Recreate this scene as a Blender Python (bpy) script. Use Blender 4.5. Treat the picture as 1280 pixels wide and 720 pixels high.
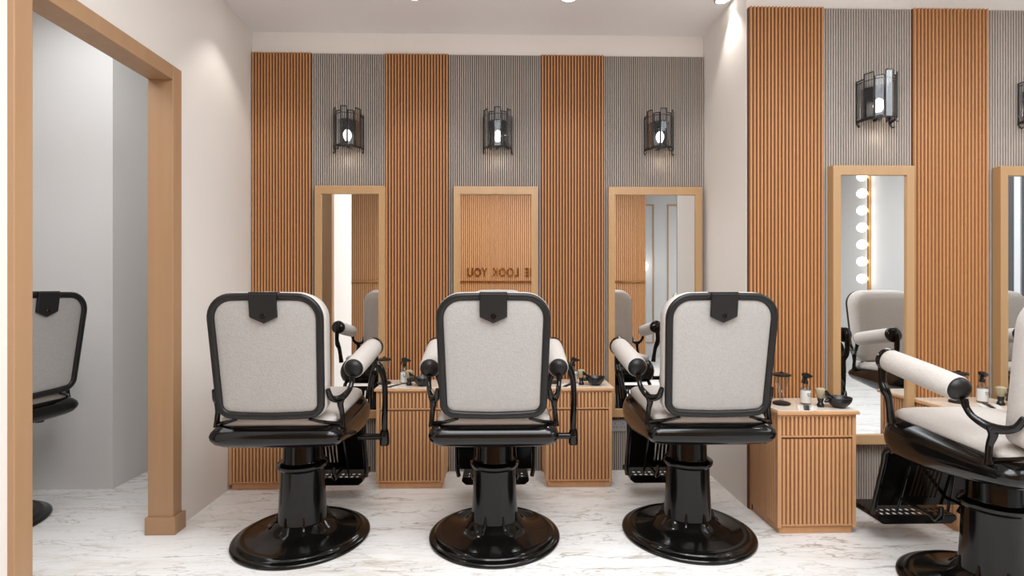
import bpy, bmesh, math, random
from mathutils import Vector, Matrix
random.seed(7)
for o in list(bpy.data.objects): bpy.data.objects.remove(o)
S = bpy.context.scene
C = S.collection
PI = math.pi

# ------------------------------------------------------------------ camera
cd = bpy.data.cameras.new('camera'); cam = bpy.data.objects.new('camera', cd); C.objects.link(cam)
cd.sensor_fit = 'HORIZONTAL'; cd.sensor_width = 36; cd.lens = 36*660/1280
cd.clip_start = .05; cd.clip_end = 60
cam.location = (0, 0, 1.2); cam.rotation_euler = (PI/2, 0, -math.atan(.0212))
S.camera = cam
# ------------------------------------------------------------------ light and exposure
S.view_settings.view_transform = 'Standard'; S.view_settings.look = 'None'
S.view_settings.gamma = 1; S.view_settings.use_curve_mapping = False
S.view_settings.exposure = 0.32
w = bpy.data.worlds.new('world'); S.world = w; w.use_nodes = True
w.node_tree.nodes['Background'].inputs[0].default_value = (.95, .96, 1, 1)
w.node_tree.nodes['Background'].inputs[1].default_value = .6
def area(name, loc, rot, sx, sy, power, col):
    l = bpy.data.lights.new(name, 'AREA'); l.shape = 'RECTANGLE'; l.size = sx; l.size_y = sy
    l.energy = power; l.color = col
    o = bpy.data.objects.new(name, l); o.location = loc; o.rotation_euler = rot; C.objects.link(o); return o
WARM = (1, .96, .92); NEUT = (.90, .96, 1)
area('fill_area_main', (.5, .85, 2.84), (0, 0, 0), 2.4, 1.3, 70, NEUT)  # added soft fill from above, no fixture built for it
area('fill_area_rear', (.3, -.45, 2.84), (math.radians(25), 0, 0), 3.2, .5, 28, NEUT)  # added unseen fill behind the camera, brightens the chair backs
area('fill_area_right', (3.6, .8, 2.84), (0, 0, 0), 1.4, 2.4, 50, NEUT)  # added unseen fill for the right-hand side of the room
area('fill_area_up', (.2, .7, 2.40), (PI, 0, 0), 3.0, 1.6, 36, NEUT)  # added up-facing fill that brightens the ceiling; no cove stands here
area('fill_area_next_room', (-2.15, 2.0, 2.82), (0, 0, 0), 1.0, 2.0, 19, (.95, .98, 1))  # added fill that brightens the next room's walls

# ------------------------------------------------------------------ materials
def mat(name, col, rough=.5, metal=0, coat=0, spec=.5, bump=None, grain=None, emit=None, es=0):
    m = bpy.data.materials.new(name); m.use_nodes = True
    nt = m.node_tree; b = nt.nodes['Principled BSDF']
    b.inputs['Base Color'].default_value = (*col, 1); b.inputs['Roughness'].default_value = rough
    b.inputs['Metallic'].default_value = metal; b.inputs['Coat Weight'].default_value = coat
    b.inputs['Specular IOR Level'].default_value = spec
    b.inputs['Coat Roughness'].default_value = .06
    if emit: b.inputs['Emission Color'].default_value = (*emit, 1); b.inputs['Emission Strength'].default_value = es
    tc = nt.nodes.new('ShaderNodeTexCoord')
    if grain:
        sc, amt = grain
        mp = nt.nodes.new('ShaderNodeMapping'); mp.inputs['Scale'].default_value = sc
        nz = nt.nodes.new('ShaderNodeTexNoise'); nz.inputs['Scale'].default_value = 1; nz.inputs['Detail'].default_value = 5
        nt.links.new(tc.outputs['Object'], mp.inputs[0]); nt.links.new(mp.outputs[0], nz.inputs['Vector'])
        cr = nt.nodes.new('ShaderNodeValToRGB'); cr.color_ramp.elements[0].position = .3; cr.color_ramp.elements[1].position = .7
        cr.color_ramp.elements[0].color = (*[c*(1-amt) for c in col], 1); cr.color_ramp.elements[1].color = (*[min(1, c*(1+amt)) for c in col], 1)
        nt.links.new(nz.outputs[0], cr.inputs[0]); nt.links.new(cr.outputs[0], b.inputs['Base Color'])
    if bump:
        sc, st = bump
        n2 = nt.nodes.new('ShaderNodeTexNoise'); n2.inputs['Scale'].default_value = sc; n2.inputs['Detail'].default_value = 4
        bp = nt.nodes.new('ShaderNodeBump'); bp.inputs['Strength'].default_value = st; bp.inputs['Distance'].default_value = .004
        nt.links.new(tc.outputs['Object'], n2.inputs['Vector']); nt.links.new(n2.outputs[0], bp.inputs['Height']); nt.links.new(bp.outputs[0], b.inputs['Normal'])
    return m
M = {}
M['wall'] = mat('painted_plaster', (.80, .75, .70), .75, bump=(60, .12))
M['wall_cool'] = mat('cool_plaster', (.70, .69, .68), .75, bump=(60, .1))
M['ceiling'] = mat('ceiling_paint', (.82, .80, .80), .85)
M['slat'] = mat('oak_slat', (.50, .238, .095), .45, grain=((30, 30, .5), .07))
M['slat_back'] = mat('oak_backing', (.12, .042, .013), .7)
M['gslat'] = mat('taupe_slat', (.43, .375, .33), .5, grain=((30, 30, .5), .05))
M['gslat_back'] = mat('taupe_backing', (.085, .07, .058), .8)
M['cab'] = mat('cabinet_oak', (.60, .325, .155), .42, grain=((30, 30, .6), .06))
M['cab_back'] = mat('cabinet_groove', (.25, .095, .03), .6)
M['frame'] = mat('mirror_frame_oak', (.46, .275, .13), .32, grain=((20, 20, 1), .05))
M['door'] = mat('door_frame_oak', (.40, .235, .125), .42, grain=((20, 20, 1), .05))
M['mirror'] = mat('mirror_silver', (.86, .87, .87), .0, metal=1)
M['black'] = mat('black_enamel', (.004, .0035, .003), .12, coat=.0, spec=.36)
M['black2'] = mat('black_satin', (.009, .0085, .0085), .42, spec=.35)
M['fabric'] = mat('ivory_upholstery', (.36, .34, .322), .85, bump=(140, .5), grain=((90, 90, 90), .05))
M['fabric_lit'] = mat('ivory_upholstery_lit', (.50, .46, .425), .85, bump=(140, .4), grain=((90, 90, 90), .04))  # paler copy of the ivory; light from above put into its colour
M['blackp'] = mat('black_plastic', (.008, .008, .009), .35)
M['gold'] = mat('brushed_gold', (.72, .42, .16), .12, metal=1)
M['goldp'] = mat('gold_trim', (.50, .29, .13), .4)
M['chrome'] = mat('chrome', (.75, .75, .75), .15, metal=1)
M['white'] = mat('white_plastic', (.75, .73, .70), .4)
M['label'] = mat('label_paper', (.72, .70, .66), .6)
M['ink'] = mat('label_ink', (.12, .12, .12), .6)
M['bristle'] = mat('badger_bristle', (.36, .30, .19), .8, grain=((400, 400, 20), .3))
M['top'] = mat('pale_stone_top', (.70, .60, .50), .22, grain=((9, 9, 9), .07))
M['iron'] = mat('dark_iron', (.012, .010, .009), .4)
M['bulb'] = mat('bulb_glow', (1, .95, .9), .4, emit=(1, .93, .84), es=14)
M['globe'] = mat('globe_glow', (1, .97, .93), .4, emit=(1, .96, .92), es=3.2)
M['lens'] = mat('downlight_lens', (1, 1, 1), .4, emit=(1, .97, .93), es=9)
M['plate'] = mat('socket_plate', (.30, .28, .27), .4)
M['darkpane'] = mat('dark_door_leaf', (.09, .09, .10), .35)
M['sash'] = mat('white_sash', (.7, .72, .74), .4)
def glass_mat(name, tint, gl=.12):
    m = bpy.data.materials.new(name); m.use_nodes = True; nt = m.node_tree; nt.nodes.clear()
    out = nt.nodes.new('ShaderNodeOutputMaterial'); mx = nt.nodes.new('ShaderNodeMixShader')
    t = nt.nodes.new('ShaderNodeBsdfTransparent'); t.inputs[0].default_value = (*tint, 1)
    g = nt.nodes.new('ShaderNodeBsdfGlossy'); g.inputs['Roughness'].default_value = .03
    f = nt.nodes.new('ShaderNodeFresnel'); f.inputs[0].default_value = 1.5
    a = nt.nodes.new('ShaderNodeMath'); a.operation = 'MULTIPLY'; a.inputs[1].default_value = gl; a.use_clamp = True
    nt.links.new(f.outputs[0], a.inputs[0]); nt.links.new(a.outputs[0], mx.inputs[0])
    nt.links.new(t.outputs[0], mx.inputs[1]); nt.links.new(g.outputs[0], mx.inputs[2]); nt.links.new(mx.outputs[0], out.inputs[0])
    return m
M['glass'] = glass_mat('clear_glass', (.86, .87, .88), .45)
M['smoke'] = glass_mat('smoked_glass', (.55, .54, .55), .3)

def marble():
    m = bpy.data.materials.new('veined_marble'); m.use_nodes = True; nt = m.node_tree; b = nt.nodes['Principled BSDF']
    N = nt.nodes.new; L = nt.links.new
    tc = N('ShaderNodeTexCoord'); mp = N('ShaderNodeMapping'); mp.inputs['Scale'].default_value = (.75, 3.4, 1); mp.inputs['Rotation'].default_value = (0, 0, -.22)
    L(tc.outputs['Object'], mp.inputs[0])
    def warp(scale, amt, src):
        n = N('ShaderNodeTexNoise'); n.inputs['Scale'].default_value = scale; n.inputs['Detail'].default_value = 4
        L(src, n.inputs['Vector'])
        s = N('ShaderNodeVectorMath'); s.operation = 'MULTIPLY_ADD'; s.inputs[1].default_value = (amt,)*3
        L(n.outputs['Color'], s.inputs[0]); L(src, s.inputs[2]); return s.outputs[0]
    def vein(scale, amt, thick, seed, ws=1.4):
        ad = N('ShaderNodeVectorMath'); ad.inputs[1].default_value = (seed, seed*.7, 0); L(mp.outputs[0], ad.inputs[0])
        v = warp(ws, amt, ad.outputs[0])
        n = N('ShaderNodeTexNoise'); n.inputs['Scale'].default_value = scale; n.inputs['Detail'].default_value = 5; n.inputs['Roughness'].default_value = .5
        L(v, n.inputs['Vector'])
        s = N('ShaderNodeMath'); s.operation = 'SUBTRACT'; s.inputs[1].default_value = .5; L(n.outputs[0], s.inputs[0])
        a = N('ShaderNodeMath'); a.operation = 'ABSOLUTE'; L(s.outputs[0], a.inputs[0])
        r = N('ShaderNodeMapRange'); r.inputs['From Min'].default_value = 0; r.inputs['From Max'].default_value = thick
        r.inputs['To Min'].default_value = 1; r.inputs['To Max'].default_value = 0; L(a.outputs[0], r.inputs[0]); return r.outputs[0]
    def mask(scale, lo, hi, seed):
        ad = N('ShaderNodeVectorMath'); ad.inputs[1].default_value = (seed, seed, 0); L(mp.outputs[0], ad.inputs[0])
        n = N('ShaderNodeTexNoise'); n.inputs['Scale'].default_value = scale; n.inputs['Detail'].default_value = 3; L(ad.outputs[0], n.inputs['Vector'])
        r = N('ShaderNodeMapRange'); r.inputs['From Min'].default_value = lo; r.inputs['From Max'].default_value = hi; L(n.outputs[0], r.inputs[0]); return r.outputs[0]
    def mul(a, b_, k=1):
        n = N('ShaderNodeMath'); n.operation = 'MULTIPLY'; L(a, n.inputs[0])
        if b_ is None: n.inputs[1].default_value = k
        else: L(b_, n.inputs[1])
        return n.outputs[0]
    def mix(fac, a, col):
        n = N('ShaderNodeMix'); n.data_type = 'RGBA'; L(fac, n.inputs[0])
        if isinstance(a, tuple): n.inputs[6].default_value = a
        else: L(a, n.inputs[6])
        n.inputs[7].default_value = col; return n.outputs[2]
    c = mix(mul(mask(1.2, .42, .72, 3), None, .45), (.86, .84, .82, 1), (.76, .745, .735, 1))
    c = mix(mul(mul(vein(1.1, .9, .05, 1.3), mask(1.5, .42, .66, 9)), None, .7), c, (.62, .55, .46, 1))
    c = mix(mul(vein(1.7, .8, .011, 5.1), mask(1.3, .38, .6, 2)), c, (.42, .36, .30, 1))
    c = mix(mul(mul(vein(2.7, .6, .012, 8.1), mask(2, .4, .6, 6)), None, .8), c, (.42, .37, .33, 1))
    c = mix(mul(mul(vein(4.5, .45, .013, 2.1), mask(2.2, .4, .6, 1)), None, .6), c, (.46, .41, .36, 1))
    c = mix(mul(mul(vein(8, .35, .014, 4.4), mask(2.6, .42, .62, 7)), None, .45), c, (.5, .45, .40, 1))
    L(c, b.inputs['Base Color']); b.inputs['Roughness'].default_value = .22; b.inputs['Specular IOR Level'].default_value = .35
    return m
M['marble'] = marble()

# ------------------------------------------------------------------ mesh helpers
def B(): return bmesh.new()
def obj(name, bm, m, parent=None, smooth=False, loc=None, angle=40, bevel=0):
    bmesh.ops.recalc_face_normals(bm, faces=bm.faces)
    me = bpy.data.meshes.new(name); bm.to_mesh(me); bm.free()
    for mm in (m if isinstance(m, list) else [m]): me.materials.append(mm)
    o = bpy.data.objects.new(name, me); C.objects.link(o)
    if smooth:
        for p in me.polygons: p.use_smooth = True
        try: me.set_sharp_from_angle(angle=math.radians(angle))
        except Exception: pass
    if parent: o.parent = parent
    if loc: o.location = loc
    if bevel:
        md = o.modifiers.new('bevel', 'BEVEL'); md.width = bevel; md.segments = 2; md.limit_method = 'ANGLE'
    return o
def box(bm, x0, x1, y0, y1, z0, z1):
    v = [bm.verts.new((x, y, z)) for x in (x0, x1) for y in (y0, y1) for z in (z0, z1)]
    for f in ((0, 1, 3, 2), (4, 6, 7, 5), (0, 4, 5, 1), (2, 3, 7, 6), (0, 2, 6, 4), (1, 5, 7, 3)):
        bm.faces.new([v[i] for i in f])
def rings(bm, rs, cap=True, closed=False):
    R = [[bm.verts.new(p) for p in r] for r in rs]
    n = len(R[0])
    pairs = list(zip(R[:-1], R[1:])) + ([(R[-1], R[0])] if closed else [])
    for a, b in pairs:
        for i in range(n):
            bm.faces.new((a[i], a[(i+1) % n], b[(i+1) % n], b[i]))
    if cap and not closed:
        bm.faces.new(R[0][::-1]); bm.faces.new(R[-1])
def lathe(bm, prof, seg=48, c=(0, 0, 0), sx=1, sy=1):
    rs = []
    for r, z in prof:
        rs.append([(c[0]+max(r, 1e-4)*sx*math.cos(2*PI*i/seg), c[1]+max(r, 1e-4)*sy*math.sin(2*PI*i/seg), c[2]+z) for i in range(seg)])
    rings(bm, rs)
def smooth_path(pts, k=5):
    P = [Vector(p) for p in pts]
    if len(P) < 3: return P
    out = []
    for i in range(len(P)-1):
        p0 = P[i-1] if i else P[0]*2-P[1]; p1, p2 = P[i], P[i+1]; p3 = P[i+2] if i+2 < len(P) else P[-1]*2-P[-2]
        for j in range(k):
            t = j/k
            out.append(.5*((2*p1)+(p2-p0)*t+(2*p0-5*p1+4*p2-p3)*t*t+(3*p1-p0-3*p2+p3)*t**3))
    out.append(P[-1]); return out
def tube(bm, pts, r, seg=12, k=5, flat=1, smooth=True, sq=False):
    n0 = len(pts); P = smooth_path(pts, k) if smooth else [Vector(p) for p in pts]
    rr = r if isinstance(r, (list, tuple)) else [r]*n0
    def rad(i):
        t = i/(len(P)-1)*(n0-1); a = min(int(t), n0-2); return rr[a]+(rr[a+1]-rr[a])*(t-a)
    rs = []; up = None
    for i, p in enumerate(P):
        d = (P[min(i+1, len(P)-1)]-P[max(i-1, 0)]).normalized()
        if up is None:
            up = Vector((0, 0, 1)) if abs(d.z) < .8 else Vector((0, 1, 0))
        s = d.cross(up).normalized(); up = s.cross(d).normalized()
        R = rad(i)
        ring = []
        for q in range(seg):
            a = 2*PI*q/seg+(PI/4 if sq else 0); ring.append(p+s*math.cos(a)*R*flat+up*math.sin(a)*R)
        rs.append(ring)
    rings(bm, rs)
def capsule(bm, a, b, r, seg=24, end=.5):
    a, b = Vector(a), Vector(b); d = (b-a).normalized(); L = (b-a).length
    s = d.cross(Vector((0, 0, 1))).normalized(); u = s.cross(d)
    prof = [(-r*end, .02), (-r*end*.92, .42*r), (-r*end*.7, .72*r), (-r*end*.35, .92*r), (0, r), (L*.25, r*1.03), (L*.5, r*1.04), (L*.75, r*1.03), (L, r), (L+r*end*.35, .92*r), (L+r*end*.7, .72*r), (L+r*end*.92, .42*r), (L+r*end, .002)]
    prof[0] = (-r*end, .002)
    rings(bm, [[a+d*x+(s*math.cos(2*PI*i/seg)+u*math.sin(2*PI*i/seg))*R for i in range(seg)] for x, R in prof])
def dome(bm, c, d, r, h, seg=24, back=.01):
    c, d = Vector(c), Vector(d).normalized(); s = d.cross(Vector((0, 0, 1))).normalized(); u = s.cross(d)
    prof = [(-back, r*1.0), (0, r*1.04), (h*.25, r*1.0)]+[(h*math.sin(t*PI/2*.99), r*math.cos(t*PI/2*.99)) for t in (.35, .5, .65, .8, .92, 1)]
    rings(bm, [[c+d*x+(s*math.cos(2*PI*i/seg)+u*math.sin(2*PI*i/seg))*max(R, .001) for i in range(seg)] for x, R in prof])
def rounded(corners, k=8):
    """corners: (x, z, radius) counter-clockwise; returns outline points"""
    out = []; n = len(corners)
    for i, (x, y, r) in enumerate(corners):
        p = Vector((x, y)); a = Vector(corners[i-1][:2]); b = Vector(corners[(i+1) % n][:2])
        if r < 1e-6: out.append(p); continue
        da = (a-p).normalized(); db = (b-p).normalized()
        ang = da.angle(db); t = r/math.tan(ang/2)
        p0 = p+da*t; p1 = p+db*t
        c = p+(da+db).normalized()*(r/math.sin(ang/2))
        a0 = math.atan2(p0.y-c.y, p0.x-c.x); a1 = math.atan2(p1.y-c.y, p1.x-c.x)
        while a1 < a0: a1 += 2*PI
        for j in range(k+1):
            q = a0+(a1-a0)*j/k; out.append(Vector((c.x+r*math.cos(q), c.y+r*math.sin(q))))
    return out
def offset(out, d):
    """inward offset of a ccw outline"""
    n = len(out); res = []
    for i in range(n):
        t = (out[(i+1) % n]-out[i-1]).normalized(); nrm = Vector((-t.y, t.x)); res.append(out[i]+nrm*d)
    return res
def prop(o, label, cat, group=None):
    o['label'] = label; o['category'] = cat
    if group: o['group'] = group
    return o
def empty(name, loc=(0, 0, 0), rz=0):
    o = bpy.data.objects.new(name, None); o.empty_display_size = .1; o.location = loc; o.rotation_euler = (0, 0, rz); C.objects.link(o); return o
def thing(name, label, cat, loc=(0, 0, 0), rz=0, group=None):
    return prop(empty(name, loc, rz), label, cat, group)
def struct(name, bm, m, **k):
    o = obj(name, bm, m, **k); o['kind'] = 'structure'; return o
def dup(root, loc, rz, label, group=None):
    def cp(o, par):
        c = o.copy(); C.objects.link(c); c.parent = par
        for ch in list(o.children): cp(ch, c)
        return c
    r = cp(root, None); r.location = loc; r.rotation_euler = (0, 0, rz); r['label'] = label
    if group: r['group'] = group
    return r

# ------------------------------------------------------------------ room shell
H = 2.87; XL = -1.617; YB = 3.478; XR = 1.343; YR = 2.861
XF = 4.9; YN = -2.2; XA = -4.6
b = B(); box(b, XA-.1, XF+.1, YN-.1, 3.7, -.1, 0); struct('floor', b, M['marble'])
b = B(); box(b, XA-.1, XF+.1, YN-.1, 3.7, H, H+.1); struct('ceiling', b, M['ceiling'])
b = B(); box(b, XL-.1, XR+.02, YB, YB+.12, 0, H); struct('wall_back', b, M['wall'])
b = B(); box(b, XR, XF, YR, YB+.12, 0, H); struct('wall_right_bay', b, M['wall'])
DY0, DY1, DZ = 1.80, 2.64, 2.25      # door opening in the left wall
b = B(); box(b, XL-.1, XL, 1.1, DY0, 0, H); box(b, XL-.1, XL, DY1, YB+.12, 0, H); box(b, XL-.1, XL, DY0, DY1, DZ, H)
struct('wall_left', b, M['wall'])
b = B(); box(b, XF, XF+.1, YN-.1, YR+.1, 0, H); struct('wall_right', b, M['wall_cool'])
b = B(); box(b, XA, XF, YN-.1, YN, 0, H); struct('wall_front', b, M['wall_cool'])
b = B(); box(b, XA-.1, XA, YN-.1, 3.7, 0, H); struct('wall_far_left', b, M['wall_cool'])
b = B(); box(b, XA, -2.315, 3.20, 3.6, 0, H); box(b, -2.32, XL-.1, YB+.05, YB+.12, 0, H); struct('wall_next_room', b, M['wall_cool'])
# partition behind the camera that carries the slatted feature wall
b = B(); box(b, -3.4, 2.17, -1.15, -1.02, 0, H); struct('wall_partition', b, M['wall_cool'])

# door casing around the opening in the left wall
t = empty('door_1', (0, 0, 0)); t['kind'] = 'structure'
b = B(); a0, a1 = XL-.10, XL+.022
box(b, a0, a1, DY0-.035, DY0+.035, 0, DZ+.035)
obj('near_jamb', b, M['door'], t, bevel=.003)
b = B(); box(b, a0, a1, DY1-.035, DY1+.035, 0, DZ+.035); obj('far_jamb', b, M['door'], t, bevel=.003)
b = B(); box(b, a0, a1, DY0+.035, DY1-.035, DZ-.035, DZ+.035); obj('header', b, M['door'], t, bevel=.003)
b = B(); box(b, a0-.01, a1+.014, DY1-.045, DY1+.048, 0, .085); obj('plinth_block', b, M['door'], t, bevel=.003)
b = B(); box(b, a0-.01, a1+.014, DY0-.048, DY0+.045, 0, .085); obj('plinth_block', b, M['door'], t, bevel=.003)

# ------------------------------------------------------------------ slatted panels
def flutes(bm, x0, x1, y, z0, z1, n, ratio, depth, side=-1, axis='x'):
    """vertical rounded slats on the plane y, standing out towards side"""
    p = (x1-x0)/n; w_ = p*ratio
    for i in range(n):
        c = x0+(i+.5)*p
        pr = [(-.5*w_, 0), (-.5*w_, .62*depth), (-.36*w_, .88*depth), (-.15*w_, depth), (.15*w_, depth), (.36*w_, .88*depth), (.5*w_, .62*depth), (.5*w_, 0)]
        def P(q, z):
            return (c+q[0], y+side*q[1], z) if axis == 'x' else (y+side*q[1], c+q[0], z)
        lo = [bm.verts.new(P(q, z0)) for q in pr]; hi = [bm.verts.new(P(q, z1)) for q in pr]
        for j in range(len(pr)-1): bm.faces.new((lo[j], lo[j+1], hi[j+1], hi[j]))
        bm.faces.new(hi); bm.faces.new(lo[::-1])
def panel(x0, x1, ywall, n, kind, label, z0=0.0, z1=2.726):
    t = thing('slatted_wall_panel', label, 'wall panel', ((x0+x1)/2, ywall, z0))
    hw = (x1-x0)/2
    wood = kind == 'wood'
    th = .022 if wood else .012
    b = B(); box(b, -hw, hw, -th, 0, 0, z1-z0); obj('backing', b, M['slat_back' if wood else 'gslat_back'], t)
    b = B(); flutes(b, -hw, hw, -th, 0, z1-z0, n, .54 if wood else .58, .013 if wood else .009); 
    obj('slats', b, M['slat' if wood else 'gslat'], t, smooth=True, angle=30)
    return t
panel(-1.612, -1.229, YB, 20, 'wood', 'orange-brown slatted wood wall panel against the left wall, left of the three tall mirrors')
panel(-1.229, -.752, YB, 34, 'grey', 'narrow taupe-grey fluted wall panel behind the leftmost mirror')
panel(-.752, -.341, YB, 21, 'wood', 'orange-brown slatted wood wall panel between the left and middle mirrors')
panel(-.341, .264, YB, 43, 'grey', 'taupe-grey fluted wall panel behind the middle mirror')
panel(.264, .676, YB, 21, 'wood', 'orange-brown slatted wood wall panel between the middle mirror and the mirror by the corner')
panel(.676, 1.338, YB, 47, 'grey', 'wide taupe-grey fluted wall panel in the corner beside the projecting white wall')
panel(1.346, 1.757, YR, 21, 'wood', 'light orange slatted wood wall panel at the outer edge of the projecting wall')
panel(1.757, 2.248, YR, 35, 'grey', 'taupe-grey fluted wall panel behind the mirror on the projecting wall')
panel(2.248, 2.668, YR, 21, 'wood', 'slatted wood wall panel on the right, between the last two mirrors')
panel(2.668, 3.32, YR, 44, 'grey', 'taupe-grey fluted wall panel at the right edge of the view')
# far side, seen only in the mirrors
tp = thing('slatted_wall_panel', 'wide slatted wood feature wall seen reflected in the mirrors, behind the lettering', 'wall panel', (-.615, -1.02, 0), PI)
b = B(); box(b, -2.785, 2.785, -.012, 0, 0, H); obj('backing', b, M['slat_back'], tp)
b = B(); flutes(b, -2.785, 2.785, -.012, 0, H, 190, .66, .012); obj('slats', b, M['slat'], tp, smooth=True, angle=30)

# ------------------------------------------------------------------ wall mirrors
def mirror(x0, x1, ywall, label, yfront, z0=.36, z1=1.858):
    t = thing('wall_mirror', label, 'mirror', ((x0+x1)/2, yfront, z0))
    hw = (x1-x0)/2; h = z1-z0; fw = .042; ft = .052; d = ywall-yfront
    out = [(-hw, 0), (hw, 0), (hw, h), (-hw, h)]; inn = [(-hw+fw, ft), (hw-fw, ft), (hw-fw, h-ft), (-hw+fw, h-ft)]
    b = B()
    rings(b, [[(x, d, z) for x, z in out], [(x, 0, z) for x, z in out], [(x, 0, z) for x, z in inn], [(x, d, z) for x, z in inn]], closed=True)
    obj('frame', b, M['frame'], t, bevel=.002)
    b = B(); box(b, -hw+fw-.004, hw-fw+.004, .012, .018, ft-.004, h-ft+.004); obj('mirror_glass', b, M['mirror'], t)
    return t
MYB, MYR = YB-.021, YR-.021
mirror(-1.196, -.746, MYB, 'narrow oak-framed wall mirror behind the leftmost barber chair', 3.415)
mirror(-.306, .240, MYB, 'oak-framed wall mirror behind the middle chair reflecting reversed gold lettering', 3.415)
mirror(.700, 1.312, MYB, 'wide oak-framed wall mirror in the corner reflecting white panelled wall', 3.415)
mirror(1.780, 2.224, MYR, 'oak-framed mirror on the projecting wall reflecting a strip of globe bulbs', 2.79)
mirror(2.695, 3.15, MYR, 'oak-framed mirror cut off at the right edge of the view', 2.79)

# ------------------------------------------------------------------ sconces
def sconce(x, ywall, label):
    t = thing('wall_lamp', label, 'wall lamp', (x, ywall, 2.07), 0, None)
    b = B(); box(b, -.045, .045, -.012, 0, .05, .22); obj('back_plate', b, M['iron'], t, bevel=.002)
    R = .092; n = 7; top = [.250, .272, .250, .274, .252, .272, .246]
    b = B()
    # three curved bands joining the facets
    for z in (.028, .036):
        tube(b, [(-R*math.cos(a*PI/12), -1.3*R*math.sin(a*PI/12), z) for a in range(13)], .0035, 6, 2)
    tube(b, [(-R*math.cos(a*PI/12), -1.3*R*math.sin(a*PI/12), .235) for a in range(13)], .0022, 6, 2)
    for s in (-1, 1):
        tube(b, [(s*R, 0, .03), (s*R, -.02, .0), (s*R*1.04, -.035, .002)], .0035, 6, 3)
        tube(b, [(s*.04, -.108, .03), (s*.045, -.112, .008), (s*.05, -.122, .004)], .003, 6, 3)
        tube(b, [(s*R, -.004, .03), (s*R, -.004, .25)], .003, 6, smooth=False)
    obj('cage', b, M['iron'], t, smooth=True)
    g = .04
    for i in range(n):
        a0 = PI*(i+g)/n; a1 = PI*(i+1-g)/n
        p0 = Vector((-R*math.cos(a0), -1.3*R*math.sin(a0), 0)); p1 = Vector((-R*math.cos(a1), -1.3*R*math.sin(a1), 0))
        nr = Vector((-(math.cos((a0+a1)/2)), -math.sin((a0+a1)/2), 0)); z0, z1 = .03, top[i]
        off = nr*(.006 if i % 2 else 0)
        p0 = p0+off; p1 = p1+off
        b = B(); v = [b.verts.new(p+Vector((0, 0, z))+nr*k) for k in (0, .003) for p, z in ((p0, z0), (p1, z0), (p1, z1), (p0, z1))]
        for f in ((0, 1, 2, 3), (7, 6, 5, 4), (0, 4, 5, 1), (1, 5, 6, 2), (2, 6, 7, 3), (3, 7, 4, 0)): b.faces.new([v[q] for q in f])
        gp = obj('glass_plate', b, M['glass'], t)
        b = B(); pts = [p0+Vector((0, 0, z0)), p0+Vector((0, 0, z1)), p1+Vector((0, 0, z1)), p1+Vector((0, 0, z0))]
        for q in range(3): tube(b, [pts[q], pts[q+1]], .0030, 6, smooth=False)
        obj('edge_strip', b, M['iron'], gp)
    b = B(); r2 = .07
    rings(b, [[(-r*math.cos(PI*i/16), -1.3*r*math.sin(PI*i/16)-.003, z) for i in range(17)]+[((r-.003)*math.cos(PI*i/16)*1, -1.3*(r-.003)*math.sin(PI*i/16)-.003, z) for i in range(17)] for r, z in ((r2, .032), (r2, .205))])
    obj('smoked_shade', b, M['smoke'], t, smooth=True)
    b = B(); tube(b, [(0, -.01, .04), (0, -.03, .04), (0, -.045, .046), (0, -.045, .062)], .008, 10, 3)
    lathe(b, [(.018, .05), (.018, .07), (.014, .072)], 16, (0, -.045, 0)); obj('bulb_holder', b, M['iron'], t, smooth=True)
    b = B(); lathe(b, [(.010, .070), (.015, .080), (.024, .098), (.026, .112), (.024, .126), (.016, .14), (.006, .148), (.001, .15)], 20, (0, -.045, 0)); obj('bulb', b, M['bulb'], t, smooth=True)
    return t
def sc_light(x, yw):
    l = bpy.data.lights.new('sconce_light', 'POINT'); l.energy = .12; l.color = (1, .86, .7); l.shadow_soft_size = .03
    o = bpy.data.objects.new('sconce_light', l); o.location = (x, yw-.05, 2.025); C.objects.link(o)
SCY, SRY = YB-.021, YR-.021
for x, yw, lab in ((-.985, SCY, 'dark iron and smoked glass wall lamp above the leftmost mirror'),
                   (-.020, SCY, 'dark iron and smoked glass wall lamp above the middle mirror'),
                   (1.035, SCY, 'dark iron and smoked glass wall lamp above the corner mirror'),
                   (2.03, SRY, 'dark iron wall lamp on the projecting wall, largest of the lamps fully in view'),
                   (2.93, SRY, 'dark iron wall lamp cut off by the right edge of the view')):
    sconce(x, yw, lab); sc_light(x, yw)

# ------------------------------------------------------------------ ceiling downlights
def downlight(x, y, label, group=None, power=9, first=[None]):
    if first[0] is None:
        t = thing('ceiling_downlight', label, 'ceiling light', (x, y, H))
        b = B(); R0, R1 = .047, .036
        rings(b, [[(r*math.cos(2*PI*i/32), r*math.sin(2*PI*i/32), z) for i in range(32)] for r, z in ((R0, 0), (R0, -.006), (R1+.003, -.009), (R1, -.004), (R1, 0))], cap=False)
        obj('trim_ring', b, M['chrome'], t, smooth=True)
        b = B(); lathe(b, [(R1, -.004), (R1, -.0015), (.001, -.001)], 32); obj('lens', b, M['lens'], t)
        first[0] = t
    else:
        t = dup(first[0], (x, y, H), 0, label, group)
    if group: t['group'] = group
    l = bpy.data.lights.new('downlight_beam', 'SPOT'); l.energy = power; l.spot_size = math.radians(88); l.spot_blend = .55; l.shadow_soft_size = .04; l.color = WARM
    o = bpy.data.objects.new('downlight_beam', l); o.location = (x, y, H-.012); C.objects.link(o)
for x, lab in ((-1.377, 'round recessed ceiling downlight at far left, near the left wall'), (-.497, 'round recessed ceiling downlight above the gap between left and middle mirrors'),
               (.392, 'round recessed ceiling downlight right of the middle mirror'), (1.285, 'bright ceiling downlight touching the projecting wall corner')):
    downlight(x, 3.03, lab, power=11)
for x in (2.2, 3.1): downlight(x, 2.35, 'round recessed ceiling downlight above the front of the projecting wall, outside the view', 'downlights outside the view')
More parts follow.
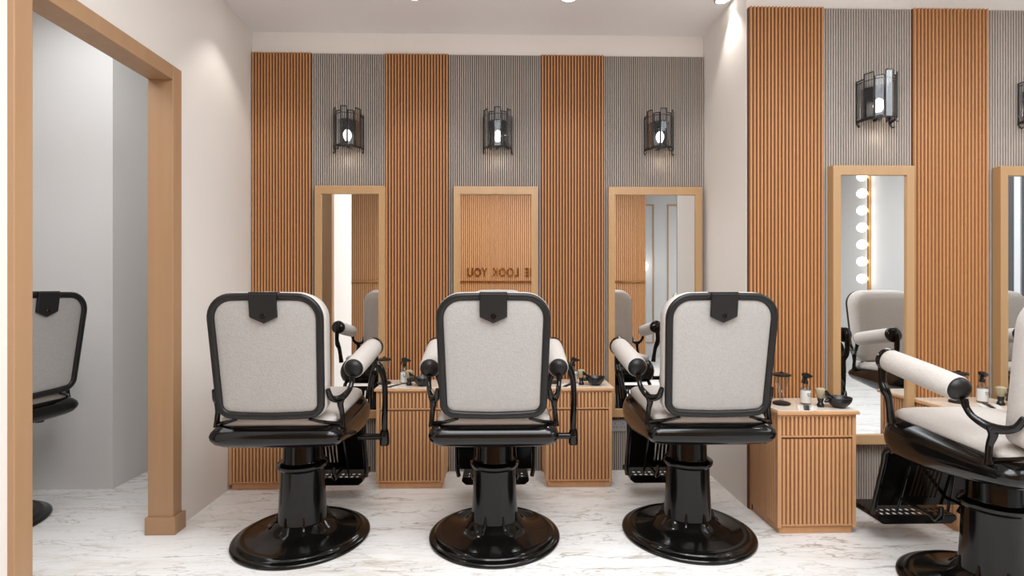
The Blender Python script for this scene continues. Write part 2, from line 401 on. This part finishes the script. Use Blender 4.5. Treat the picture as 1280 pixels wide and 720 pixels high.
for x in (-.45, .5, 1.4, 2.3, 3.2): downlight(x, 1.5, 'round recessed ceiling downlight over the walkway, outside the view', 'downlights outside the view', 7)

# ------------------------------------------------------------------ cabinets
def cabinet(x0, x1, yf, yb, label):
    t = thing('styling_cabinet', label, 'cabinet', ((x0+x1)/2, yf, 0))
    hw = (x1-x0)/2; D = yb-yf
    b = B(); box(b, -hw+.012, hw-.012, .012, D-.004, 0, .035); obj('plinth', b, M['cab'], t, bevel=.002)
    b = B(); box(b, -hw+.010, hw-.010, .014, D, .032, .585)
    for s in (-1, 1):
        flutes(b, .030, D-.004, s*(hw-.010), .045, .585, 13, .62, .010, s, 'y')
        box(b, s*(hw)-.018 if s > 0 else -hw, hw if s > 0 else -hw+.018, .0, .022, .032, .585)
    o = obj('body', b, M['cab'], t, smooth=True, angle=30)
    for nm, z0, z1 in (('door', .045, .468), ('drawer', .477, .583)):
        b = B(); box(b, -hw+.018, hw-.018, .006, .015, z0, z1)
        p = obj(nm, b, M['cab_back'], t)
        b = B(); flutes(b, -hw+.02, hw-.02, .006, z0+.004, z1-.004, 17, .60, .010); box(b, -hw+.018, hw-.018, -.002, .008, z0-.003, z0+.004)
        if nm == 'drawer': box(b, -hw+.018, hw-.018, -.002, .008, z1-.01, z1)
        obj('slats', b, M['cab'], p, smooth=True, angle=30)
    b = B(); box(b, -hw-.010, hw+.010, -.016, D, .585, .600); obj('top_edge', b, M['cab'], t, bevel=.002)
    b = B(); box(b, -hw-.004, hw+.008, -.010, D, .600, .605); obj('worktop', b, M['top'], t, bevel=.0015)
    return t
CF = 3.163; CB = YB-.0365; RF = 2.54; RB = YR-.0365
cabinet(-1.612, -1.230, CF, CB, 'slatted oak cabinet against the left wall, behind the leftmost chair')
cabinet(-.742, -.340, CF, CB, 'slatted oak cabinet between the leftmost and middle chairs')
cabinet(.271, .669, CF, CB, 'slatted oak cabinet between the middle chair and the chair by the corner')
cabinet(1.347, 1.733, RF, RB, 'large slatted oak cabinet in front of the projecting wall, nearest the camera')
cabinet(2.236, 2.64, RF, RB, 'slatted oak cabinet half hidden behind the cut-off chair on the right')

# ------------------------------------------------------------------ barber chair
def barber_chair(label, loc, rz=0):
    t = thing('barber_chair', label, 'barber chair', loc, rz)
    K, F = M['black'], M['fabric']
    # base
    b = B(); lathe(b, [(.312, 0), (.316, .006), (.314, .014), (.303, .020), (.292, .021), (.287, .026), (.279, .033), (.268, .036), (.258, .033), (.25, .034), (.20, .041), (.165, .052), (.14, .068), (.122, .09), (.1, .1)], 72)
    obj('base', b, K, t, smooth=True, angle=50)
    b = B(); lathe(b, [(.118, .07), (.113, .10), (.108, .16), (.103, .28), (.102, .335), (.112, .342), (.118, .352), (.118, .362), (.108, .370), (.095, .374), (.090, .384), (.088, .50)], 56)
    # ribs at the foot of the column
    for k in range(8):
        a = PI/8+k*PI/4; ca, sa = math.cos(a), math.sin(a)
        tube(b, [(.112*ca, .112*sa, .13), (.122*ca, .122*sa, .085), (.15*ca, .15*sa, .062)], [.004, .009, .005], 8, 4)
    obj('column', b, K, t, smooth=True, angle=40)
    # seat frame : horizontal rings of a rounded outline, shallow at the rear, deep at the front
    base = rounded([(-.278, -.345, .05), (.278, -.345, .05), (.268, .305, .11), (-.268, .305, .11)], 7)
    dense = []
    for i, p in enumerate(base):
        q = base[(i+1) % len(base)]; dense.append(p); m = 6 if (q-p).length > .15 else 1
        for j in range(1, m): dense.append(p.lerp(q, j/m))
    def out(ins): return [Vector((p.x*(1-ins/.278), -.02+(p.y+.02)*(1-ins/.325))) for p in dense]
    def zt(y): u = (y+.345)/.65; return .613+.035*u-.02*max(0, (u-.8)/.2)**2
    def zb(y): u = (y+.345)/.65; return .530-.055*min(1, u*1.6)-.006*math.sin(PI*u)
    prof = [(.075, 0.0), (.035, .03), (.012, .14), (.0, .34), (-.003, .52), (.002, .70), (.012, .84), (.022, .93), (.030, 1.0), (.042, 1.0), (.05, .93)]
    b = B()
    rs = []
    for ins, h in prof:
        rs.append([(p.x, p.y, zb(p.y)+(zt(p.y)-zb(p.y))*h-(.006*(1-(p.x/.28)**2)*(1-h) if p.y < -.25 else 0)) for p in out(ins)])
    rings(b, rs)
    obj('seat_frame', b, K, t, smooth=True, angle=50)
    b = B(); rs = []
    for ins, h in ((.045, -.02), (.036, .0), (.033, .012), (.036, .024), (.05, .034), (.075, .040), (.12, .046), (.18, .050), (.235, .052)):
        rs.append([(p.x, p.y+.002, zt(p.y)+h) for p in out(ins)])
    rings(b, rs); obj('seat_cushion', b, M['fabric_lit'], t, smooth=True, angle=80)
    # backrest
    z0, z1 = .652, 1.182
    def by(z): return -.355-.07*(z-z0)/(z1-z0)      # rear plane of the frame
    OUT = rounded([(-.222, z0+.010, .062), (-.12, z0+.001, 0), (0, z0-.002, 0), (.12, z0+.001, 0), (.222, z0+.010, .062), (.238, z1-.004, .105), (0, z1, 0), (-.238, z1-.004, .105)], 9)
    OUT = [p for i, p in enumerate(OUT)]
    den = []
    for i, p in enumerate(OUT):
        q = OUT[(i+1) % len(OUT)]; den.append(p); m = max(1, int((q-p).length/.05))
        for j in range(1, m): den.append(p.lerp(q, j/m))
    OUT = den
    zc = (z0+z1)/2
    def ring(d, y):
        if d <= .034: src = offset(OUT, d)
        else:
            e = d-.034; src = [Vector((p.x*(1-e/.205), zc+(p.y-zc)*(1-e/.23))) for p in offset(OUT, .034)]
        return [(p.x, by(p.y)+y, p.y) for p in src]
    b = B()
    rings(b, [ring(0.002, .010), ring(0, .003), ring(.004, -.004), ring(.013, -.007), ring(.023, -.005), ring(.029, 0), ring(.031, .008), ring(.031, .018), ring(.016, .022), ring(.002, .018)], closed=True)
    br = obj('backrest_frame', b, M['black2'], t, smooth=True, angle=60)
    b = B()
    rings(b, [ring(.028, .016), ring(.029, .006), ring(.034, .003), ring(.05, .001), ring(.09, -.001), ring(.15, -.002)]); obj('back_panel', b, F, t, smooth=True, angle=80)
    b = B()
    rings(b, [ring(.010, .018), ring(.0, .024), ring(-.003, .036), ring(-.001, .055), ring(.004, .095), ring(.026, .116), ring(.07, .126), ring(.14, .128)]); obj('back_cushion', b, M['fabric_lit'], t, smooth=True, angle=80)
    # emblem bracket
    b = B(); pz = [(-.056, z1-.004), (-.056, z1-.100), (0, z1-.126), (.056, z1-.100), (.056, z1-.004)]
    rings(b, [[(x, by(z)-.006, z) for x, z in pz], [(x, by(z)-.013, z) for x, z in pz], [(x*.94, by(z)-.016, (z-(z1-.06))*.95+z1-.06) for x, z in pz]][::-1])
    box(b, -.056, .056, by(z1)-.010, by(z1)+.03, z1-.008, z1+.002)
    em = obj('headrest_bracket', b, M['black2'], t, bevel=.0015)
    b = B(); yk = by(z1-.095)-.014; dome(b, (0, yk, z1-.096), (0, -1, -.1), .011, .006, 20)
    tube(b, [(.008*math.cos(a*PI/6), yk-.006, z1-.096+.008*math.sin(a*PI/6)) for a in range(13)], .002, 6, 2)
    obj('release_knob', b, K, em, smooth=True)
    # slim struts from the backrest foot to the arm stems
    for s in (-1, 1):
        b = B(); tube(b, [(s*.15, -.338, .650), (s*.205, -.318, .632), (s*.262, -.272, .614)], [.006, .008, .008], 8, 4)
        obj('backrest_strut', b, K, t, smooth=True)
    # arms
    for s in (-1, 1):
        A, Z = (s*.292, -.165, .838), (s*.300, .170, .897)
        b = B(); capsule(b, A, Z, .046, 28, .3); pad = obj('armrest', b, M['fabric_lit'], t, smooth=True, angle=80)
        d = Vector(Z)-Vector(A); d.normalize()
        b = B(); dome(b, Vector(A)-d*.004, -d, .0415, .03, 28, .012); obj('rear_cap', b, M['black2'], pad, smooth=True, angle=80)
        b = B(); dome(b, Vector(Z)+d*.002, d, .0485, .020, 28, .018)
        obj('front_cap', b, K, pad, smooth=True, angle=80)
        b = B()
        tube(b, [(s*.301, .185, .93), (s*.301, .197, .90), (s*.301, .200, .85), (s*.302, .198, .80), (s*.300, .185, .765), (s*.290, .180, .735), (s*.280, .185, .69), (s*.272, .185, .625)], [.014, .017, .016, .015, .019, .015, .014, .017], 12, 6, 1.0)
        obj('front_bracket', b, K, t, smooth=True)
        b = B()
        tube(b, [(s*.292, -.190, .805), (s*.291, -.200, .775), (s*.284, -.225, .745), (s*.262, -.275, .722), (s*.242, -.325, .735), (s*.234, -.350, .775)], [.013, .011, .012, .017, .013, .010], 12, 6)
        tube(b, [(s*.266, -.268, .73), (s*.262, -.270, .70), (s*.266, -.262, .665), (s*.270, -.262, .625), (s*.268, -.262, .600)], [.019, .014, .011, .011, .017], 12, 5)
        obj('rear_bracket', b, K, t, smooth=True)
    # reclining lever on the right
    b = B()
    tube(b, [(.26, .03, .472), (.39, .03, .472)], .016, 12, smooth=False)
    lathe(b, [(.021, 0), (.024, .01), (.022, .055), (.018, .075)], 16, (.387, .03, .43))
    obj('lever_mount', b, K, t, smooth=True)
    b = B()
    tube(b, [(.387, .03, .49), (.387, .03, .56), (.390, .03, .66), (.385, .03, .75), (.37, .03, .80), (.352, .03, .825), (.338, .03, .822)], [.013, .015, .0135, .015, .018, .019, .010], 14, 6)
    obj('lever', b, K, t, smooth=True)
    # leg rest : slotted panel, side rails, perforated footplate
    b = B()
    def pp(x, u, k): return (x, .285+.085*u+k*.9, .46-.265*u+k*.3)      # u runs down the panel
    xs = [-.20, -.075]+[v for i in range(7) for v in (-.063+i*.0195, -.063+i*.0195+.009)]+[.075, .20]
    xs = sorted(xs)
    for i in range(len(xs)-1):
        slot = any(abs(xs[i]-(-.063+q*.0195)) < 1e-4 for q in range(7))
        for u0, u1 in ([(0, .12), (.85, 1)] if slot else [(0, 1)]):
            v = [b.verts.new(pp(x, u, k)) for k in (0, .010) for x, u in ((xs[i], u0), (xs[i+1], u0), (xs[i+1], u1), (xs[i], u1))]
            for f in ((0, 1, 2, 3), (7, 6, 5, 4), (0, 4, 5, 1), (1, 5, 6, 2), (2, 6, 7, 3), (3, 7, 4, 0)): b.faces.new([v[q] for q in f])
    obj('legrest_panel', b, K, t)
    for s in (-1, 1):
        b = B()
        tube(b, [(s*.205, .20, .50), (s*.212, .29, .475), (s*.212, .315, .40), (s*.212, .35, .28), (s*.212, .372, .20), (s*.205, .392, .15)], [.010, .014, .012, .011, .012, .012], 10, 5)
        tube(b, [(s*.11, .12, .29), (s*.11, .125, .25), (s*.11, .15, .225), (s*.11, .19, .235), (s*.11, .37, .235)], [.008, .011, .009, .008, .008], 10, 5)
        tube(b, [(s*.12, .355, .17), (s*.105, .30, .40)], .006, 8, smooth=False)
        obj('legrest_rail', b, K, t, smooth=True)
    zl = .102; b = B(); yb, yf = .385, .575
    def fx(y): return .187
    def slab(x0, x1, y0, y1, z0, z1): box(b, x0, x1, y0, y1, z0, z1)
    zt_, zk = .142, .139
    slab(-.182, .182, yb, yb+.012, zk, zt_)
    rows = [(yb+.012, yb+.036), (yb+.052, yb+.078)]
    n = 11; px = .336/n
    for (r0, r1) in rows:
        slab(-.182, -.168, r0, r1, zk, zt_); slab(.168, .182, r0, r1, zk, zt_)
        for i in range(n+1):
            xx = -.168+i*px; slab(max(-.168, xx-.007), min(.168, xx+.007), r0, r1, zk, zt_)
    slab(-.182, .182, yb+.036, yb+.052, zk, zt_); slab(-.182, .182, yb+.078, yf, zk, zt_)
    # bevelled skirt
    rings(b, [[(-.182, yb-.003, zt_-.004), (.182, yb-.003, zt_-.004), (.182, yb-.003, zt_-.022), (.16, yb-.003, zl), (-.16, yb-.003, zl), (-.182, yb-.003, zt_-.022)],
              [(-.182, yb+.004, zt_-.004), (.182, yb+.004, zt_-.004), (.182, yb+.004, zt_-.022), (.16, yb+.004, zl), (-.16, yb+.004, zl), (-.182, yb+.004, zt_-.022)]])
    for s in (-1, 1):
        rings(b, [[(s*.182, y, zt_), (s*.187, y, zt_-.01), (s*.187, y, zt_-.022), (s*.165, y, zl), (s*.158, y, zl), (s*.179, y, zt_-.022)] for y in (yb, yf)])
    obj('footplate', b, K, t)
    return t
ch = barber_chair('ivory and black barber chair in the middle, seen straight from behind', (-.030, 2.565, 0))
dup(ch, (-.957, 2.572, 0), 0, 'ivory and black barber chair on the left, in front of the narrow mirror')
dup(ch, (.917, 2.575, 0), 0, 'ivory and black barber chair in front of the corner mirror, beside the projecting wall')
dup(ch, (1.94, 2.035, 0), 0, 'ivory and black barber chair cut off at the right edge, nearest the camera')
dup(ch, (-2.66, 2.70, 0), math.radians(84), 'barber chair in the next room, seen through the oak-framed opening on the left')
dup(ch, (2.85, 2.06, 0), 0, 'barber chair seen only as a reflection in the mirror on the projecting wall')
dup(ch, (3.70, 2.06, 0), 0, 'barber chair seen only as a reflection in the mirror at the right edge')

# ------------------------------------------------------------------ things on the cabinets
TZ = .605
def jar(x, y, where):
    t = thing('sanitizing_jar', 'stemmed glass jar with black lid on '+where, 'jar', (x, y, TZ), 0, None)
    b = B(); lathe(b, [(.040, 0), (.043, .004), (.042, .010), (.030, .015), (.012, .018)], 28); obj('foot', b, M['blackp'], t, smooth=True)
    b = B(); lathe(b, [(.010, .016), (.009, .035), (.012, .055), (.018, .065), (.012, .075), (.014, .085), (.030, .10), (.034, .125), (.034, .145)], 28); obj('glass_body', b, M['glass'], t, smooth=True)
    b = B(); lathe(b, [(.040, .145), (.044, .149), (.044, .156), (.03, .160), (.008, .162), (.008, .167), (.001, .169)], 28); obj('lid', b, M['blackp'], t, smooth=True)
    return t
def bottle(x, y, where, rz=0):
    t = thing('spray_bottle', 'white-labelled spray bottle on '+where, 'spray bottle', (x, y, TZ), rz, None)
    b = B(); lathe(b, [(.022, 0), (.024, .004), (.024, .078), (.020, .088), (.011, .095), (.010, .108)], 28); obj('bottle_body', b, M['glass'], t, smooth=True)
    b = B(); n = 20; rr = [[(r*math.cos(2*PI*i/n), r*math.sin(2*PI*i/n), z) for i in range(n)] for r, z in ((.0247, .010), (.0247, .074))]
    rings(b, rr, cap=False); lb = obj('label', b, M['label'], t, smooth=True)
    b = B()
    for (x0, x1, z0) in ((-.012, -.003, .056), (.002, .012, .056), (-.010, .010, .046)): box(b, x0, x1, -.0252, -.0215, z0, z0+.003)
    obj('label_print', b, M['ink'], lb)
    b = B(); lathe(b, [(.012, .106), (.012, .120), (.008, .122), (.008, .134)], 16)
    rings(b, [[(-.018, -.008, .148), (-.018, .008, .148), (-.018, .008, .158), (-.018, -.008, .158)], [(0, -.010, .134), (0, .010, .134), (0, .010, .162), (0, -.010, .162)],
              [(.030, -.007, .136), (.030, .007, .136), (.030, .007, .150), (.030, -.007, .150)], [(.040, -.004, .138), (.040, .004, .138), (.040, .004, .145), (.040, -.004, .145)]])
    tube(b, [(-.012, 0, .145), (-.018, 0, .128), (-.026, 0, .112)], [.005, .004, .003], 8, 4)
    obj('trigger_head', b, M['blackp'], t, smooth=True, angle=35)
    return t
def brush(x, y, where):
    t = thing('shaving_brush', 'black-handled shaving brush on '+where, 'shaving brush', (x, y, TZ), 0, None)
    b = B(); lathe(b, [(.016, 0), (.0175, .003), (.016, .012), (.011, .022), (.014, .034), (.015, .042), (.012, .046)], 20); obj('handle', b, M['blackp'], t, smooth=True)
    b = B(); lathe(b, [(.012, .044), (.018, .06), (.024, .078), (.023, .088), (.014, .094), (.001, .096)], 24); obj('bristles', b, M['bristle'], t, smooth=True)
def bowl(x, y, where, rz=0):
    t = thing('shaving_bowl', 'black shaving bowl on '+where, 'bowl', (x, y, TZ), rz, None)
    b = B(); lathe(b, [(.028, 0), (.029, .006), (.042, .016), (.054, .034), (.058, .052), (.055, .052), (.048, .033), (.033, .017), (.001, .012)], 32); obj('bowl_body', b, M['blackp'], t, smooth=True, angle=60)
    b = B(); tube(b, [(-.048, 0, .034), (-.062, 0, .036), (-.076, 0, .030)], [.008, .011, .006], 10, 4); obj('handle', b, M['blackp'], t, smooth=True)
def stirrer(x, y, where, rz=0):
    t = thing('mixing_brush', 'black mixing brush propped in the bowl on '+where, 'brush', (x, y, TZ), rz, None)
    b = B(); tube(b, [(.005, 0, .028), (-.03, 0, .052), (-.052, 0, .066)], [.006, .005, .005], 8, 3)
    obj('handle', b, M['blackp'], t, smooth=True)
    b = B(); rings(b, [[(-.050, -.004, .062), (-.050, .004, .062), (-.054, .004, .070), (-.054, -.004, .070)], [(-.075, -.006, .064), (-.075, .006, .064), (-.078, .006, .090), (-.078, -.006, .090)]]); obj('bristles', b, M['blackp'], t)
def comb(x, y, rz, col, where):
    t = obj('comb', (lambda b: (box(b, -.055, .055, .004, .013, 0, .004), [box(b, -.053+i*.0045, -.051+i*.0045, -.012, .004, .0005, .0035) for i in range(24)], b)[-1])(B()), col, None, loc=(x, y, TZ)); t.rotation_euler = (0, 0, rz)
    prop(t, where, 'comb'); return t
def station(cx, cy, where, full=True):
    jar(cx-.125, cy+.03, where); bottle(cx+.0, cy+.03, where, .25); brush(cx+.040, cy-.03, where); bowl(cx+.125, cy-.045, where, .1)
    comb(cx-.045, cy-.055, 1.05, M['blackp'], 'small black comb on '+where)
    comb(cx-.012, cy-.065, 1.0, M['white'], 'small white comb nearest the bottle on '+where)
    comb(cx-.075, cy-.055, 1.1, M['white'], 'small white comb nearest the jar on '+where)
    stirrer(cx+.118, cy-.04, where, .35)
station(-.600, 3.27, 'the cabinet left of the middle chair')
station(.455, 3.27, 'the cabinet right of the middle chair')
station(1.56, 2.64, 'the large cabinet nearest the camera')
station(2.50, 2.66, 'the half-hidden right cabinet')

# ------------------------------------------------------------------ wall socket
t = thing('wall_socket', 'grey double wall socket below the corner mirror, left side', 'socket', (.775, YB-.021, .258))
b = B(); box(b, -.05, .05, -.010, 0, 0, .078); pl = obj('plate', b, M['plate'], t, bevel=.003)
b = B()
for cx in (-.025, .025):
    for dx, dz in ((-.009, .03), (.009, .03), (0, .052)): box(b, cx+dx-.003, cx+dx+.003, -.0115, -.009, dz-.003, dz+.003)
obj('sockets', b, M['blackp'], pl)
b = B(); tube(b, [(1.756, 2.80, .60), (1.762, 2.77, .52), (1.775, 2.75, .46), (1.78, 2.76, .42)], .0035, 8, 5)
prop(obj('power_cord', b, M['blackp'], smooth=True), 'thin black cord hanging beside the large cabinet at the projecting wall', 'cord')

# ------------------------------------------------------------------ what the mirrors show behind the camera
def text_mesh(body, size, x, z, parent, m, depth=.012):
    cu = bpy.data.curves.new('t', 'FONT'); cu.body = body; cu.size = size; cu.extrude = depth/2; cu.align_x = 'CENTER'; cu.space_character = 1.12; cu.offset = .003
    o = bpy.data.objects.new('t', cu); C.objects.link(o)
    bpy.context.view_layer.update()
    me = bpy.data.meshes.new_from_object(o.evaluated_get(bpy.context.evaluated_depsgraph_get()))
    bpy.data.objects.remove(o)
    n = bpy.data.objects.new('lettering', me); me.materials.clear(); me.materials.append(m); C.objects.link(n)
    n.parent = parent; n.rotation_euler = (PI/2, 0, 0); n.location = (x, 0, z); n.scale = (.76, 1, 1); return n
t = thing('wall_sign', 'gold raised lettering THE LOOK YOU WANT seen reversed in the middle mirror', 'sign', (0, -.985, 1.2), PI)
for wd, x in (('THE', -.49), ('LOOK', -.072), ('YOU', .35), ('WANT', .84)): text_mesh(wd, .175, x, .175, t, M['gold'])
b = B(); box(b, -2.15, 2.6, -.012, .006, .085, .105); obj('underline', b, M['gold'], t)
# the gold moulded panels on the white wall
for x0, x1, lab in ((1.80, 2.64, 'tall gold moulded rectangle on the white wall seen in the corner mirror'), (2.87, 3.7, 'second tall gold moulded rectangle on the white wall seen in the corner mirror')):
    b = B(); z0, z1, w_ = .25, 2.64, .022; o_ = [(x0, z0), (x1, z0), (x1, z1), (x0, z1)]; i_ = [(x0+w_, z0+w_), (x1-w_, z0+w_), (x1-w_, z1-w_), (x0+w_, z1-w_)]
    rings(b, [[(x, YN, z) for x, z in o_], [(x, YN+.015, z) for x, z in o_], [(x, YN+.015, z) for x, z in i_], [(x, YN, z) for x, z in i_]], closed=True)
    prop(obj('wall_moulding', b, M['goldp']), lab, 'moulding')
t = thing('globe_lamp', 'round white globe wall lamp seen in the corner mirror', 'wall lamp', (2.40, YN, 1.57))
b = B(); lathe(b, [(.001, -.1)]+[(.1*math.cos(a*PI/16), .1*math.sin(a*PI/16)) for a in range(-7, 8)]+[(.001, .1)], 28, (0, .13, 0)); obj('globe', b, M['globe'], t, smooth=True)
b = B(); box(b, -.03, .03, 0, .045, -.03, .03); obj('mount', b, M['gold'], t)
# bulb strips on the right wall
t = thing('vanity_light', 'vertical gold strip of round globe bulbs seen in the mirror on the projecting wall', 'vanity light', (XF, -1.30, 0))
b = B(); box(b, -.03, 0, -.018, .018, 1.15, 2.75); obj('mounting_bar', b, M['gold'], t)
for k in range(8):
    z = 1.325+k*.226
    b = B(); lathe(b, [(.001, -.062)]+[(.062*math.cos(a*PI/12), .062*math.sin(a*PI/12)) for a in range(-5, 6)]+[(.001, .062)], 20, (-.11, 0, z)); obj('globe_bulb', b, M['globe'], t, smooth=True)
b = B(); box(b, -.012, 0, -.0, 0, 0, 0) if False else None; b.free()
# dark glazed door on the right wall
t = empty('door_2', (XF, .95, 0)); t['kind'] = 'structure'
b = B(); box(b, -.04, 0, -.7, .7, 0, 2.55); obj('door_leaf', b, M['darkpane'], t)
b = B()
for y in (-.62, -.2, .25, .62): box(b, -.055, -.04, y-.03, y+.03, .1, 2.3)
obj('pale_stiles', b, M['sash'], t)
